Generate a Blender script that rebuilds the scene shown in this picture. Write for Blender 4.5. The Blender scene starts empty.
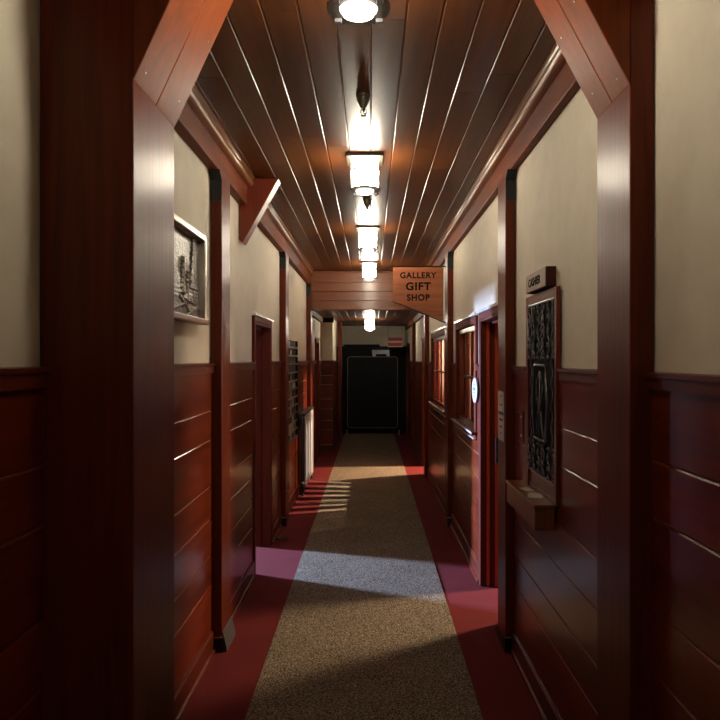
import bpy, bmesh, math, random
from mathutils import Vector, Matrix, noise
random.seed(7)
H = 1.7                      # eye height in metres; most measures below are multiples of it
F = 690.0                    # focal length in pixels of a 720 px frame
sc = bpy.context.scene
COL = sc.collection
def D(s): return F * H / s   # depth of a plane whose scale is s pixels per eye height
def Z(u): return H * (1 + u)

# ------------------------------------------------------------------ materials
def mat(name):
    m = bpy.data.materials.new(name); m.use_nodes = True
    nt = m.node_tree
    return m, nt, nt.nodes['Principled BSDF']
def N(nt, t, **kw):
    n = nt.nodes.new(t)
    for k, v in kw.items():
        if k in n.inputs.keys(): n.inputs[k].default_value = v
        else: setattr(n, k, v)
    return n
def coords(nt, scale):
    tc = N(nt, 'ShaderNodeTexCoord'); mp = N(nt, 'ShaderNodeMapping')
    mp.inputs['Scale'].default_value = scale
    nt.links.new(tc.outputs['Object'], mp.inputs['Vector'])
    return mp
def ramp(nt, stops):
    r = N(nt, 'ShaderNodeValToRGB')
    e = r.color_ramp.elements
    while len(e) < len(stops): e.new(0.5)
    for i, (p, c) in enumerate(stops):
        e[i].position = p; e[i].color = (*c, 1)
    return r
def wood(name, c0, c1, axis='Z', rough=0.3, vary=0.35, coat=0.35, coat_rough=0.16, bump=0.08, knots=1.0, spec=0.25):
    m, nt, b = mat(name)
    s = {'X': (0.9, 16, 16), 'Y': (16, 0.9, 16), 'Z': (16, 16, 0.9)}[axis]
    mp = coords(nt, s)
    geo = N(nt, 'ShaderNodeNewGeometry')
    add = N(nt, 'ShaderNodeVectorMath', operation='ADD')
    sc_ = N(nt, 'ShaderNodeVectorMath', operation='SCALE'); sc_.inputs['Scale'].default_value = 37.0
    cmb = N(nt, 'ShaderNodeCombineXYZ')
    for k in 'XYZ': nt.links.new(geo.outputs['Random Per Island'], cmb.inputs[k])
    nt.links.new(cmb.outputs[0], sc_.inputs[0])
    nt.links.new(mp.outputs[0], add.inputs[0]); nt.links.new(sc_.outputs[0], add.inputs[1])
    nz = N(nt, 'ShaderNodeTexNoise', Scale=1.6, Detail=6.0, Roughness=0.6, Distortion=0.6 * knots)
    nt.links.new(add.outputs[0], nz.inputs['Vector'])
    r = ramp(nt, [(0.3, c0), (0.7, c1)])
    nt.links.new(nz.outputs['Fac'], r.inputs['Fac'])
    mr = N(nt, 'ShaderNodeMapRange'); mr.inputs['To Min'].default_value = 1 - vary; mr.inputs['To Max'].default_value = 1 + vary
    nt.links.new(geo.outputs['Random Per Island'], mr.inputs['Value'])
    mul = N(nt, 'ShaderNodeVectorMath', operation='SCALE')
    nt.links.new(r.outputs['Color'], mul.inputs[0]); nt.links.new(mr.outputs['Result'], mul.inputs['Scale'])
    nt.links.new(mul.outputs[0], b.inputs['Base Color'])
    rr = N(nt, 'ShaderNodeMapRange'); rr.inputs['To Min'].default_value = rough * 0.8; rr.inputs['To Max'].default_value = rough * 1.25
    nt.links.new(nz.outputs['Fac'], rr.inputs['Value']); nt.links.new(rr.outputs['Result'], b.inputs['Roughness'])
    b.inputs['Coat Weight'].default_value = coat; b.inputs['Coat Roughness'].default_value = coat_rough
    b.inputs['Specular IOR Level'].default_value = spec
    bp = N(nt, 'ShaderNodeBump', Strength=bump, Distance=0.004)
    nt.links.new(nz.outputs['Fac'], bp.inputs['Height']); nt.links.new(bp.outputs[0], b.inputs['Normal'])
    return m
def plain(name, c, rough=0.5, metal=0.0, noise_scale=0, amount=0.25, bump=0.0, coat=0.0):
    m, nt, b = mat(name)
    b.inputs['Roughness'].default_value = rough; b.inputs['Metallic'].default_value = metal
    b.inputs['Coat Weight'].default_value = coat
    if max(c) < 0.012: b.inputs['Specular IOR Level'].default_value = 0.15
    mp = coords(nt, (1, 1, 1))
    nz = N(nt, 'ShaderNodeTexNoise', Scale=noise_scale or 6.0, Detail=5.0)
    nt.links.new(mp.outputs[0], nz.inputs['Vector'])
    lo = tuple(x * (1 - amount) for x in c); hi = tuple(min(1, x * (1 + amount)) for x in c)
    r = ramp(nt, [(0.3, lo), (0.7, hi)])
    nt.links.new(nz.outputs['Fac'], r.inputs['Fac']); nt.links.new(r.outputs['Color'], b.inputs['Base Color'])
    if bump:
        bp = N(nt, 'ShaderNodeBump', Strength=bump, Distance=0.01)
        nt.links.new(nz.outputs['Fac'], bp.inputs['Height']); nt.links.new(bp.outputs[0], b.inputs['Normal'])
    return m
def carpet(name, stops, scale, bump=0.6):
    m, nt, b = mat(name)
    b.inputs['Roughness'].default_value = 0.95
    b.inputs['Specular IOR Level'].default_value = 0.1
    mp = coords(nt, (1, 1, 1))
    nz = N(nt, 'ShaderNodeTexNoise', Scale=scale, Detail=3.0, Roughness=0.75)
    n2 = N(nt, 'ShaderNodeTexNoise', Scale=2.2, Detail=4.0)
    nt.links.new(mp.outputs[0], nz.inputs['Vector']); nt.links.new(mp.outputs[0], n2.inputs['Vector'])
    r = ramp(nt, stops); nt.links.new(nz.outputs['Fac'], r.inputs['Fac'])
    mr = N(nt, 'ShaderNodeMapRange'); mr.inputs['To Min'].default_value = 0.75; mr.inputs['To Max'].default_value = 1.25
    nt.links.new(n2.outputs['Fac'], mr.inputs['Value'])
    mul = N(nt, 'ShaderNodeVectorMath', operation='SCALE')
    nt.links.new(r.outputs['Color'], mul.inputs[0]); nt.links.new(mr.outputs['Result'], mul.inputs['Scale'])
    nt.links.new(mul.outputs[0], b.inputs['Base Color'])
    bp = N(nt, 'ShaderNodeBump', Strength=bump, Distance=0.006)
    nt.links.new(nz.outputs['Fac'], bp.inputs['Height']); nt.links.new(bp.outputs[0], b.inputs['Normal'])
    return m
def emit(name, c, strength):
    m, nt, b = mat(name)
    b.inputs['Base Color'].default_value = (0.9, 0.88, 0.8, 1)
    b.inputs['Emission Color'].default_value = (*c, 1); b.inputs['Emission Strength'].default_value = strength
    return m
LAMP_C = (1.0, 0.89, 0.70)
RED0, RED1 = (0.075, 0.0095, 0.0020), (0.17, 0.023, 0.0042)
TR0, TR1 = (0.06, 0.009, 0.003), (0.12, 0.018, 0.006)
M = dict(
    post=wood('red_post_wood', (0.068, 0.0115, 0.004), (0.13, 0.022, 0.0075), 'Z', 0.38, 0.1, 0.14, 0.24, bump=0.3, spec=0.09),
    brace=wood('red_brace_wood', (0.11, 0.023, 0.005), (0.20, 0.043, 0.009), 'Z', 0.45, 0.1, 0.06, 0.3, bump=0.12, spec=0.14),
    panel=wood('wainscot_wood', RED0, RED1, 'Y', 0.3, 0.3, 0.28, 0.12),
    trimY=wood('red_trim_along', TR0, TR1, 'Y', 0.35, 0.1, 0.25, 0.15),
    trimX=wood('red_trim_across', TR0, TR1, 'X', 0.35, 0.1, 0.25, 0.15),
    trimZ=wood('red_trim_upright', TR0, TR1, 'Z', 0.35, 0.1, 0.25, 0.15),
    beam=wood('beam_wood', (0.085, 0.022, 0.010), (0.19, 0.052, 0.024), 'Y', 0.6, 0.1, 0.03, 0.3, bump=0.6, spec=0.12),
    crown=plain('crown_wood', (0.20, 0.075, 0.026), 0.28, noise_scale=2, amount=0.1, coat=0.6),
    ceil=wood('ceiling_boards', (0.055, 0.016, 0.0035), (0.12, 0.036, 0.007), 'Y', 0.42, 0.2, 0.19, 0.17, bump=0.15, spec=0.14),
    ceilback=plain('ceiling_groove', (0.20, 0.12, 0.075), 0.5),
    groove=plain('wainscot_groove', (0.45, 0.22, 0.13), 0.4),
    header=wood('header_planks', (0.09, 0.026, 0.010), (0.17, 0.052, 0.018), 'X', 0.35, 0.2, 0.22, 0.14),
    signwood=wood('sign_wood', (0.20, 0.060, 0.022), (0.34, 0.105, 0.042), 'X', 0.5, 0.1, 0.05, 0.3),
    doorred=wood('orange_red_door_wood', (0.36, 0.040, 0.009), (0.46, 0.058, 0.013), 'Z', 0.4, 0.05, 0.5, 0.15),
    plaster=plain('cream_plaster', (0.60, 0.54, 0.42), 0.75, noise_scale=9, amount=0.05, bump=0.05),
    glaretrim=plain('painted_glare_trim', (0.82, 0.77, 0.70), 0.25, coat=0.4),  # pale colour imitates glare on head casings and sill edges
    red=carpet('red_carpet', [(0.3, (0.095, 0.013, 0.013)), (0.7, (0.18, 0.026, 0.026))], 150, 0.4),
    runner=carpet('speckled_runner', [(0.38, (0.03, 0.021, 0.013)), (0.5, (0.16, 0.122, 0.082)), (0.62, (0.42, 0.36, 0.26))], 130, 0.8),
    iron=plain('black_iron', (0.02, 0.02, 0.02), 0.4, 0.6),
    grille=plain('wrought_iron', (0.17, 0.17, 0.17), 0.3, 0.9),
    dark=plain('dark_back', (0.004, 0.004, 0.004), 0.9),
    bronze=plain('bronze', (0.10, 0.085, 0.06), 0.4, 0.8),
    pewter=plain('pewter_relief', (0.20, 0.19, 0.165), 0.36, 0.85, noise_scale=40, amount=0.35, bump=0.15),
    silver=plain('silver_frame', (0.55, 0.50, 0.43), 0.3, 0.8),
    black=plain('black_paint', (0.008, 0.008, 0.009), 0.6),
    greyline=plain('grey_edge', (0.30, 0.30, 0.30), 0.4),
    paint=plain('radiator_paint', (0.42, 0.43, 0.44), 0.4),
    dkpaint=plain('radiator_dark', (0.04, 0.04, 0.042), 0.4),
    paper=plain('paper', (0.42, 0.36, 0.30), 0.7, amount=0.05),
    ink=plain('ink', (0.03, 0.025, 0.025), 0.7),
    letter=plain('letter_paint', (0.006, 0.004, 0.003), 0.95),
    blueink=plain('blue_ink', (0.15, 0.17, 0.38), 0.6),
    white=plain('white_enamel', (0.56, 0.58, 0.64), 0.35),
    redsign=plain('red_sign', (0.42, 0.03, 0.04), 0.5),
    darkred=plain('dark_red_letters', (0.10, 0.004, 0.008), 0.5),
    curtain=plain('rose_tan_curtain', (0.50, 0.24, 0.16), 0.85, noise_scale=14, amount=0.15),
    counter=wood('counter_wood', (0.12, 0.038, 0.014), (0.20, 0.068, 0.024), 'Y', 0.35, 0.1, 0.2, 0.15),
    stone=plain('speckled_stone', (0.05, 0.034, 0.03), 0.8, noise_scale=140, amount=0.8, bump=0.6),
    room=plain('room_wall', (0.09, 0.06, 0.045), 0.9),
    casing=wood('casing_wood', TR0, TR1, 'Z', 0.62, 0.1, 0.0, 0.3, spec=0.15),
    signend=wood('dark_sign_block', (0.035, 0.010, 0.006), (0.06, 0.018, 0.010), 'Y', 0.6, 0.1, 0.0, 0.3, spec=0.15),
    lens=emit('lit_lamp_lens', LAMP_C, 7.0),
    lamp=emit('lit_lamp_glass', LAMP_C, 90.0),
    cage=plain('lamp_cage', (0.20, 0.19, 0.17), 0.45, 0.5),
)
def glass_mat():
    m, nt, b = mat('window_glass'); nt.nodes.remove(b)
    tr = N(nt, 'ShaderNodeBsdfTransparent'); gl = N(nt, 'ShaderNodeBsdfGlossy', Roughness=0.03); mx = N(nt, 'ShaderNodeMixShader')
    mx.inputs[0].default_value = 0.10
    nt.links.new(tr.outputs[0], mx.inputs[1]); nt.links.new(gl.outputs[0], mx.inputs[2])
    nt.links.new(mx.outputs[0], nt.nodes['Material Output'].inputs['Surface'])
    return m
def cloth_mat():
    m = plain('rose_tan_curtain', (0.68, 0.53, 0.45), 0.9, noise_scale=14, amount=0.15)
    nt = m.node_tree; b = nt.nodes['Principled BSDF']
    tl = N(nt, 'ShaderNodeBsdfTranslucent'); mx = N(nt, 'ShaderNodeMixShader'); mx.inputs[0].default_value = 0.6
    tl.inputs['Color'].default_value = (0.74, 0.56, 0.46, 1)
    nt.links.new(b.outputs[0], mx.inputs[1]); nt.links.new(tl.outputs[0], mx.inputs[2])
    nt.links.new(mx.outputs[0], nt.nodes['Material Output'].inputs['Surface'])
    return m
M['curtain'] = cloth_mat()
M['glass'] = glass_mat()

# ------------------------------------------------------------------ mesh helpers
class MB:
    def __init__(s): s.b = bmesh.new(); s.mi = 0
    def _f(s, vs):
        try: f = s.b.faces.new(vs); f.material_index = s.mi; return f
        except ValueError: return None
    def box(s, x0, x1, y0, y1, z0, z1):
        x0, x1 = min(x0, x1), max(x0, x1); y0, y1 = min(y0, y1), max(y0, y1); z0, z1 = min(z0, z1), max(z0, z1)
        v = [s.b.verts.new(p) for p in ((x0,y0,z0),(x1,y0,z0),(x1,y1,z0),(x0,y1,z0),(x0,y0,z1),(x1,y0,z1),(x1,y1,z1),(x0,y1,z1))]
        for q in ((3,2,1,0),(4,5,6,7),(0,1,5,4),(1,2,6,5),(2,3,7,6),(3,0,4,7)): s._f([v[i] for i in q])
        return s
    def prism(s, poly, axis, a0, a1):
        def P(p, a):
            return {'x': (a, p[0], p[1]), 'y': (p[0], a, p[1]), 'z': (p[0], p[1], a)}[axis]
        A = [s.b.verts.new(P(p, a0)) for p in poly]; B = [s.b.verts.new(P(p, a1)) for p in poly]
        n = len(poly); s._f(A[::-1]); s._f(B)
        for i in range(n): s._f([A[i], A[(i+1) % n], B[(i+1) % n], B[i]])
        return s
    def tube(s, pts, r, n=8, closed=False):
        pts = [Vector(p) for p in pts]; rings = []
        m = len(pts)
        for i, p in enumerate(pts):
            if closed: t = pts[(i+1) % m] - pts[i-1]
            else: t = pts[min(i+1, m-1)] - pts[max(i-1, 0)]
            t.normalize()
            ref = Vector((0, 0, 1)) if abs(t.z) < 0.9 else Vector((0, 1, 0))
            a = t.cross(ref).normalized(); c = t.cross(a)
            rr = r[i] if isinstance(r, (list, tuple)) else r
            rings.append([s.b.verts.new(p + (a*math.cos(2*math.pi*k/n) + c*math.sin(2*math.pi*k/n))*rr) for k in range(n)])
        for i in range(m if closed else m-1):
            A, B = rings[i], rings[(i+1) % m]
            for k in range(n): s._f([A[k], A[(k+1) % n], B[(k+1) % n], B[k]])
        if not closed: s._f(rings[0][::-1]); s._f(rings[-1])
        return s
    def lathe(s, prof, c, n=24, axis='z'):
        rings = []
        for r, h in prof:
            ring = []
            for k in range(n):
                a = 2*math.pi*k/n
                q = (r*math.cos(a), r*math.sin(a), h)
                if axis == 'x': q = (q[2], q[0], q[1])
                if axis == 'y': q = (q[0], q[2], q[1])
                ring.append(s.b.verts.new((c[0]+q[0], c[1]+q[1], c[2]+q[2])))
            rings.append(ring)
        for A, B in zip(rings, rings[1:]):
            for k in range(n): s._f([A[k], A[(k+1) % n], B[(k+1) % n], B[k]])
        s._f(rings[0][::-1]); s._f(rings[-1])
        return s
    def build(s, name, mats, parent=None, bevel=0, smooth=False, seg=2):
        bmesh.ops.recalc_face_normals(s.b, faces=s.b.faces[:])
        me = bpy.data.meshes.new(name)
        if parent is not None: bmesh.ops.translate(s.b, verts=s.b.verts[:], vec=-off(parent))
        s.b.to_mesh(me); s.b.free()
        for m in (mats if isinstance(mats, (list, tuple)) else [mats]): me.materials.append(m)
        o = bpy.data.objects.new(name, me); COL.objects.link(o)
        if parent is not None: o.parent = parent
        if smooth:
            for p in me.polygons: p.use_smooth = True
        if bevel:
            md = o.modifiers.new('edge', 'BEVEL'); md.width = bevel; md.segments = seg; md.limit_method = 'ANGLE'; md.angle_limit = math.radians(40)
        return o
def off(o):
    v = Vector((0, 0, 0))
    while o is not None: v += Vector(o.location); o = o.parent
    return v
def tag(o, label, cat, group=None, kind='thing'):
    o['label'] = label; o['category'] = cat
    if group: o['group'] = group
    if kind: o['kind'] = kind
    return o
def thing(name, label, cat, loc=(0, 0, 0), group=None):
    o = bpy.data.objects.new(name, None); COL.objects.link(o); o.location = loc
    o.empty_display_size = 0.1
    return tag(o, label, cat, group)
def struct(o, label=None):
    o['kind'] = 'structure'
    if label: o['label'] = label
    return o
def copy_tree(o, parent=None):
    c = o.copy(); COL.objects.link(c)
    if parent is not None: c.parent = parent
    for ch in list(o.children): copy_tree(ch, c)
    return c
def text_mesh(txt, mtx, width, height, depth, name, m, parent, bold=0.02):
    cu = bpy.data.curves.new(name, 'FONT'); cu.body = txt; cu.size = 1.0; cu.extrude = 0.5; cu.offset = bold
    cu.align_x = 'LEFT'; cu.space_character = 1.12
    to = bpy.data.objects.new(name + '_tmp', cu); COL.objects.link(to)
    dg = bpy.context.evaluated_depsgraph_get()
    me = bpy.data.meshes.new_from_object(to.evaluated_get(dg))
    bpy.data.objects.remove(to); bpy.data.curves.remove(cu)
    xs = [v.co.x for v in me.vertices]; ys = [v.co.y for v in me.vertices]
    x0, x1, y0, y1 = min(xs), max(xs), min(ys), max(ys)
    o3 = off(parent) if parent is not None else Vector()
    for v in me.vertices:
        p = Vector(((v.co.x-x0)/(x1-x0)*width - width/2, (v.co.y-y0)/(y1-y0)*height - height/2, v.co.z*depth))
        v.co = (mtx @ p) - o3
    me.materials.clear(); me.materials.append(m); me.update()
    o = bpy.data.objects.new(name, me); COL.objects.link(o); o.parent = parent
    return o
def face_camera(x, y, z): return Matrix.Translation((x, y, z)) @ Matrix(((1,0,0,0),(0,0,-1,0),(0,1,0,0),(0,0,0,1)))
def face_left(x, y, z):   # on the right wall, normal to -X, reading from far to near
    return Matrix.Translation((x, y, z)) @ Matrix(((0,0,-1,0),(-1,0,0,0),(0,1,0,0),(0,0,0,1)))

# ------------------------------------------------------------------ main measures
XL, XR = -0.541*H, 0.488*H
PL, PR = XL - 0.012, XR + 0.012          # plaster faces sit just behind the boards
TH = 0.15
CZ = Z(0.75)                              # ceiling
YB, YH, YE = -2.6, D(118), 15.9           # back, header frame, far end
LOWZ = Z(0.45)                            # lower ceiling past the header
# openings  (y0, y1, z0, z1)
DL1 = (3.2*H, 3.7*H, 0, 2.0)              # left doorway
DL2 = (6.78*H, 7.12*H, 0, 2.0)            # narrow dark door past the header
DR1 = (2.60*H, 3.05*H, 0, 2.0)            # right doorway
WA = (3.2*H, 3.9*H, 1.11, 2.0)
WB = (4.42*H, 5.5*H, 1.11, 2.0)
DR2 = (6.02*H, 6.45*H, 0, 1.97)
DR3 = (8.75*H, 9.2*H, 0, 2.0)
def wall_pieces(mb, x0, x1, y0, y1, z0, z1, ops):
    ops = sorted([o for o in ops if o[0] < y1 and o[1] > y0 and o[2] < z1 and o[3] > z0])
    y = y0
    for (a, b, c, d) in ops:
        if a > y: mb.box(x0, x1, y, a, z0, z1)
        if c > z0: mb.box(x0, x1, a, b, z0, min(c, z1))
        if d < z1: mb.box(x0, x1, a, b, d, z1)
        y = b
    if y < y1: mb.box(x0, x1, y, y1, z0, z1)
OPL, OPR = [DL1, DL2], [DR1, WA, WB, DR2, DR3]

# floor and carpet
mb = MB(); mb.box(XL-TH-6.6, XR+TH+3.6, YB-0.2, YE+0.8, -0.1, 0.0)
struct(mb.build('floor', M['red']), 'red carpeted corridor floor')
mb = MB(); mb.box(-0.350*H, 0.312*H, YB, YE-0.15, 0.0, 0.005)
tag(mb.build('carpet_runner', M['runner'], bevel=0.002), 'long speckled beige carpet runner down the middle of the red corridor floor', 'carpet runner')

# walls
for side, x0, x1, ops in (('left', PL-TH, PL, OPL), ('right', PR, PR+TH, OPR)):
    mb = MB(); wall_pieces(mb, x0, x1, YB, YE, 0, CZ+0.1, ops)
    struct(mb.build('wall_'+side, M['plaster']), 'cream plaster %s wall above red wainscot' % side)
mb = MB(); mb.box(PL-TH, PR+TH, YB-0.15, YB, 0, CZ+0.1); struct(mb.build('wall_back', M['panel']))
mb = MB(); mb.box(PL-TH, PR+TH, YE, YE+0.15, 0, CZ); struct(mb.build('wall_end', M['plaster']), 'cream end wall over the black doors')

# wainscot boards with grooves
GR = [0.045, 0.175, 0.274, 0.431, 0.541, 0.664, 0.764, 0.925]
def wainscot(side, xw, sgn, segs):
    # sgn: +1 the boards face +X (left wall), -1 face -X
    mb = MB()
    for (ya, yb, ztop) in segs:
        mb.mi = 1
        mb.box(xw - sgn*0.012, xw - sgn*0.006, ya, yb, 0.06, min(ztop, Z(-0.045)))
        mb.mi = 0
        for a, b in zip(GR, GR[1:]):
            z1, z0 = Z(-a) - 0.0018, Z(-b) + 0.0018
            if z0 > ztop: continue
            z1 = min(z1, ztop)
            c = 0.004
            poly = [(xw - sgn*0.011, z0), (xw - sgn*c, z0), (xw, z0 + c), (xw, z1 - c), (xw - sgn*c, z1), (xw - sgn*0.011, z1)]
            mb.prism(poly, 'y', ya, yb)
    return mb
def gaps(y0, y1, ops, full=1.65):
    segs = []; y = y0
    for (a, b, c, d) in sorted(ops):
        if a > y: segs.append((y, a, full))
        if c > 0.2: segs.append((a, b, c - 0.03))
        y = b
    if y < y1: segs.append((y, y1, full))
    return segs
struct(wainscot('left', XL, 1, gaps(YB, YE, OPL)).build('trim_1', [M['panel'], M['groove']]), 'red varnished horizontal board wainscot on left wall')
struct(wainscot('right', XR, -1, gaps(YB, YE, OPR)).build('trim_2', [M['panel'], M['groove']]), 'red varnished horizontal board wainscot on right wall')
# caps
def strip(name, m, poly, segs, label, bevel=0.003):
    mb = MB()
    for (a, b) in segs: mb.prism(poly, 'y', a, b)
    return struct(mb.build(name, m, bevel=bevel), label)
CW = 0.045
segL = [(YB, DL1[0]-CW), (DL1[1]+CW, DL2[0]-CW), (DL2[1]+CW, YE)]
segR = [(YB, 1.765*H), (2.136*H, DR1[0]-CW), (DR1[1]+CW, WA[0]-CW), (WA[1]+CW, WB[0]-CW), (WB[1]+CW, DR2[0]-CW), (DR2[1]+CW, DR3[0]-CW), (DR3[1]+CW, YE)]
def cap_poly(xw, s, zt, zb):
    return [(xw - s*0.011, zb), (xw + s*0.012, zb), (xw + s*0.012, zt-0.018), (xw + s*0.02, zt-0.016), (xw + s*0.02, zt-0.003), (xw - s*0.011, zt)]
strip('trim_3', M['trimY'], cap_poly(XL, 1, Z(-0.012), Z(-0.047)), segL, 'red cap rail on left wainscot', 0)
strip('trim_4', M['trimY'], cap_poly(XR, -1, Z(-0.022), Z(-0.052)), segR, 'red cap rail on right wainscot', 0)
# baseboards: board, and a quarter-round shoe
def base_poly(xw, s):
    return [(xw - s*0.01, 0), (xw + s*0.022, 0), (xw + s*0.022, 0.02), (xw + s*0.011, 0.028), (xw + s*0.011, Z(-0.93)), (xw + s*0.004, Z(-0.921)), (xw - s*0.01, Z(-0.921))]
def cut(segs, ops):
    out = []
    for a, b in segs:
        for (p, q, c, d) in sorted(ops):
            if c < 0.2 and p > a and q < b: out.append((a, p-CW)); a = q+CW
        out.append((a, b))
    return out
strip('baseboard_left', M['trimY'], base_poly(XL, 1), cut([(YB, YE)], OPL), 'red baseboard on left wall', 0)
strip('baseboard_right', M['trimY'], base_poly(XR, -1), cut([(YB, YE)], OPR), 'red baseboard on right wall', 0)

# ceiling of long boards
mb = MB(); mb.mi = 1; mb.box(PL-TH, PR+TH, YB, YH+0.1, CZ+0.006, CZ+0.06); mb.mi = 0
bw = 0.104*0.75*H
k0, k1 = -8, 7
for k in range(k0, k1):
    xa, xb = max(k*bw, PL+0.001), min((k+1)*bw, PR-0.001)
    if xb - xa < 0.02: continue
    g = random.choice([0.0012, 0.002, 0.003, 0.0014])
    y = YB + random.uniform(0.5, 2.5)
    cuts = [YB]
    while y < YH: cuts.append(y); y += random.uniform(1.3, 3.4)
    cuts.append(YH+0.08)
    for a, b in zip(cuts, cuts[1:]):
        c = 0.0045
        poly = [(xa+g*0.5, CZ+0.008), (xa+g*0.5, CZ+c), (xa+g*0.5+c, CZ), (xb-g*0.5-c, CZ), (xb-g*0.5, CZ+c), (xb-g*0.5, CZ+0.008)]
        mb.prism(poly, 'y', a+0.0012, b-0.0012)
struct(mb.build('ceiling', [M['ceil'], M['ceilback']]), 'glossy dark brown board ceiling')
mb = MB(); mb.mi = 0
for k in range(-8, 7):
    xa, xb = max(k*bw, PL+0.001), min((k+1)*bw, PR-0.001)
    if xb - xa > 0.02: mb.prism([(xa, LOWZ+0.02), (xa, LOWZ+0.004), (xa+0.004, LOWZ), (xb-0.004, LOWZ), (xb, LOWZ+0.004), (xb, LOWZ+0.02)], 'y', YH+0.25, YE)
mb.box(PL, PR, YH+0.25, YE, LOWZ+0.015, LOWZ+0.05)
struct(mb.build('ceiling_far', M['ceil']), 'lower board ceiling beyond the planked header')

# beams and crown mouldings
for n, (xw, xf, s, nm) in enumerate(((PL, -0.512*H, 1, 'left'), (PR, 0.470*H, -1, 'right'))):
    mb = MB(); mb.box(xw, xf, YB, YH+0.2, Z(0.64), CZ-0.001)
    struct(mb.build('trim_%d' % (5+n), M['beam'], bevel=0.006), 'rough brown wall beam under the ceiling, %s side' % nm)
    mb = MB()
    cx, cz, r = xf, CZ, 0.052
    poly = [(cx - s*0.004, CZ-0.002), (cx - s*0.004, CZ-0.06), (cx + s*0.012, CZ-0.06)]
    for i in range(9):
        a = i/8*math.pi*0.72 - math.pi*0.42
        poly.append((cx + s*(0.016 + 0.030*math.cos(a)), CZ - 0.036 + 0.026*math.sin(a)))
    poly += [(cx + s*0.056, CZ-0.012), (cx + s*0.056, CZ-0.002)]
    mb.prism(poly, 'y', YB, YH)
    o = struct(mb.build('trim_%d' % (7+n), M['crown'], smooth=False), 'rounded crown moulding along the %s ceiling edge' % nm)
# ------------------------------------------------------------------ timber posts
def post(side, y0, y1, ztop, label, wrap=False, shoe=True):
    s = 1 if side == 'left' else -1
    xw = PL+0.002 if side == 'left' else PR-0.002
    xf = -0.508*H if side == 'left' else 0.459*H
    t = thing('timber_post', label, 'post', (xw, y0, 0))
    mb = MB(); mb.box(xw, xf, y0, y1, 0, ztop); mb.build('shaft', M['post'], t, bevel=0.006)
    mb = MB(); mb.prism([(xw, ztop), (xf, ztop), (xf, ztop-0.16), (xf - s*0.006, ztop-0.17), (xw, ztop-0.17)], 'y', y0-0.005, y0+0.001)
    mb.prism([(y0-0.005, ztop-0.05), (y0-0.06, ztop-0.002), (y0-0.005, ztop-0.002)], 'x', xw, xf)
    mb.build('metal_bracket', M['iron'], t)
    if shoe:
        mb = MB(); mb.box(xw, xf + s*0.003, y0-0.004, y0+0.02, 0, 0.085); mb.box(xf, xf + s*0.004, y0, y1, 0, 0.045)
        mb.build('metal_shoe', M['iron'], t)
        mb = MB(); mb.box(xw, xf + s*0.003, y0-0.006, y0+0.001, 0.085, 0.091); mb.build('shoe_band', M['silver'], t)
    if wrap:
        mb = MB(); mb.prism([(xf+0.002, 0.0), (xf+0.030, 0.0), (xf+0.026, 0.03), (xf+0.007, 0.11), (xf+0.002, 0.12)], 'y', y0+0.005, y1+0.02)
        mb.build('stone_foot', M['stone'], t, bevel=0.006)
    return t
PT = Z(0.64)
P2, P3, P4, P5 = (4.0, 4.24), (7.02, 7.27), (YH, YH+0.25), (12.9, 13.15)
post('left', *P2, PT, 'red timber post on left wall just past the framed relief picture', wrap=True)
post('right', *P2, PT, 'red timber post on right wall with a paper notice pinned on it')
post('left', *P3, PT, 'red timber post on left wall between open doorway and leaflet rack')
post('right', *P3, PT, 'red timber post on right wall that the gift shop sign hangs from')
post('left', *P4, PT, 'red timber post under left end of the planked header', shoe=False)
post('right', *P4, PT, 'red timber post under right end of the planked header', shoe=False)
post('right', *P5, LOWZ-0.002, 'dark timber post beyond the header on right wall, farthest one', shoe=False)

# planked header across the corridor
t = thing('plank_header', 'reddish plank header spanning the corridor behind the gift shop sign', 'header', (0, YH+0.1, Z(0.42)))
xa, xb = -0.5065*H, 0.4575*H
zs = [Z(0.50), Z(0.575), Z(0.655), Z(0.735), CZ-0.002]
for a, b in zip(zs, zs[1:]):
    mb = MB(); c = 0.004
    mb.prism([(YH+0.06, a+0.001), (YH+0.06, b-0.001), (YH+0.02+c, b-0.001), (YH+0.02, b-0.001-c), (YH+0.02, a+0.001+c), (YH+0.02+c, a+0.001)], 'x', xa, xb)
    mb.build('plank', M['header'], t)
mb = MB(); mb.box(xa, xb, YH+0.005, YH+0.22, Z(0.42), Z(0.50)-0.001); mb.build('lintel', M['header'], t, bevel=0.005)
mb = MB(); mb.box(xa, xb, YH+0.06, YH+0.25, Z(0.50), CZ); mb.build('back_board', M['trimX'], t)

# near portal
t = thing('timber_portal', 'large red timber portal with slanted upper corners framing the near corridor', 'portal', (0, 2.0, 0))
ZL, ZR = Z(0.4617), Z(0.479)
yl0, yr0, y2 = D(606), D(574), D(501)
xl, xr = -0.392*H, 0.4516*H
mb = MB(); mb.box(PL+0.002, xl, yl0, y2, 0, CZ-0.001); mb.build('post', M['post'], t, bevel=0.004)
mb = MB(); mb.box(xr, PR-0.002, yr0, y2, 0, CZ-0.001); mb.build('post', M['post'], t, bevel=0.004)
def brace(xj, zj, xt, y0, y1, name):
    n = Vector((zj - CZ, xt - xj)); L = math.hypot(CZ-zj, xt-xj)
    ym = (y0 + y1)/2
    b = None
    for a, c in ((y0, ym-0.001), (ym+0.001, y1)):
        mb = MB(); mb.prism([(xj, zj), (xt, CZ-0.001), (xj, CZ-0.001)], 'y', a, c)
        b = mb.build(name, M['brace'], t, bevel=0.003)
    return b
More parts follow.
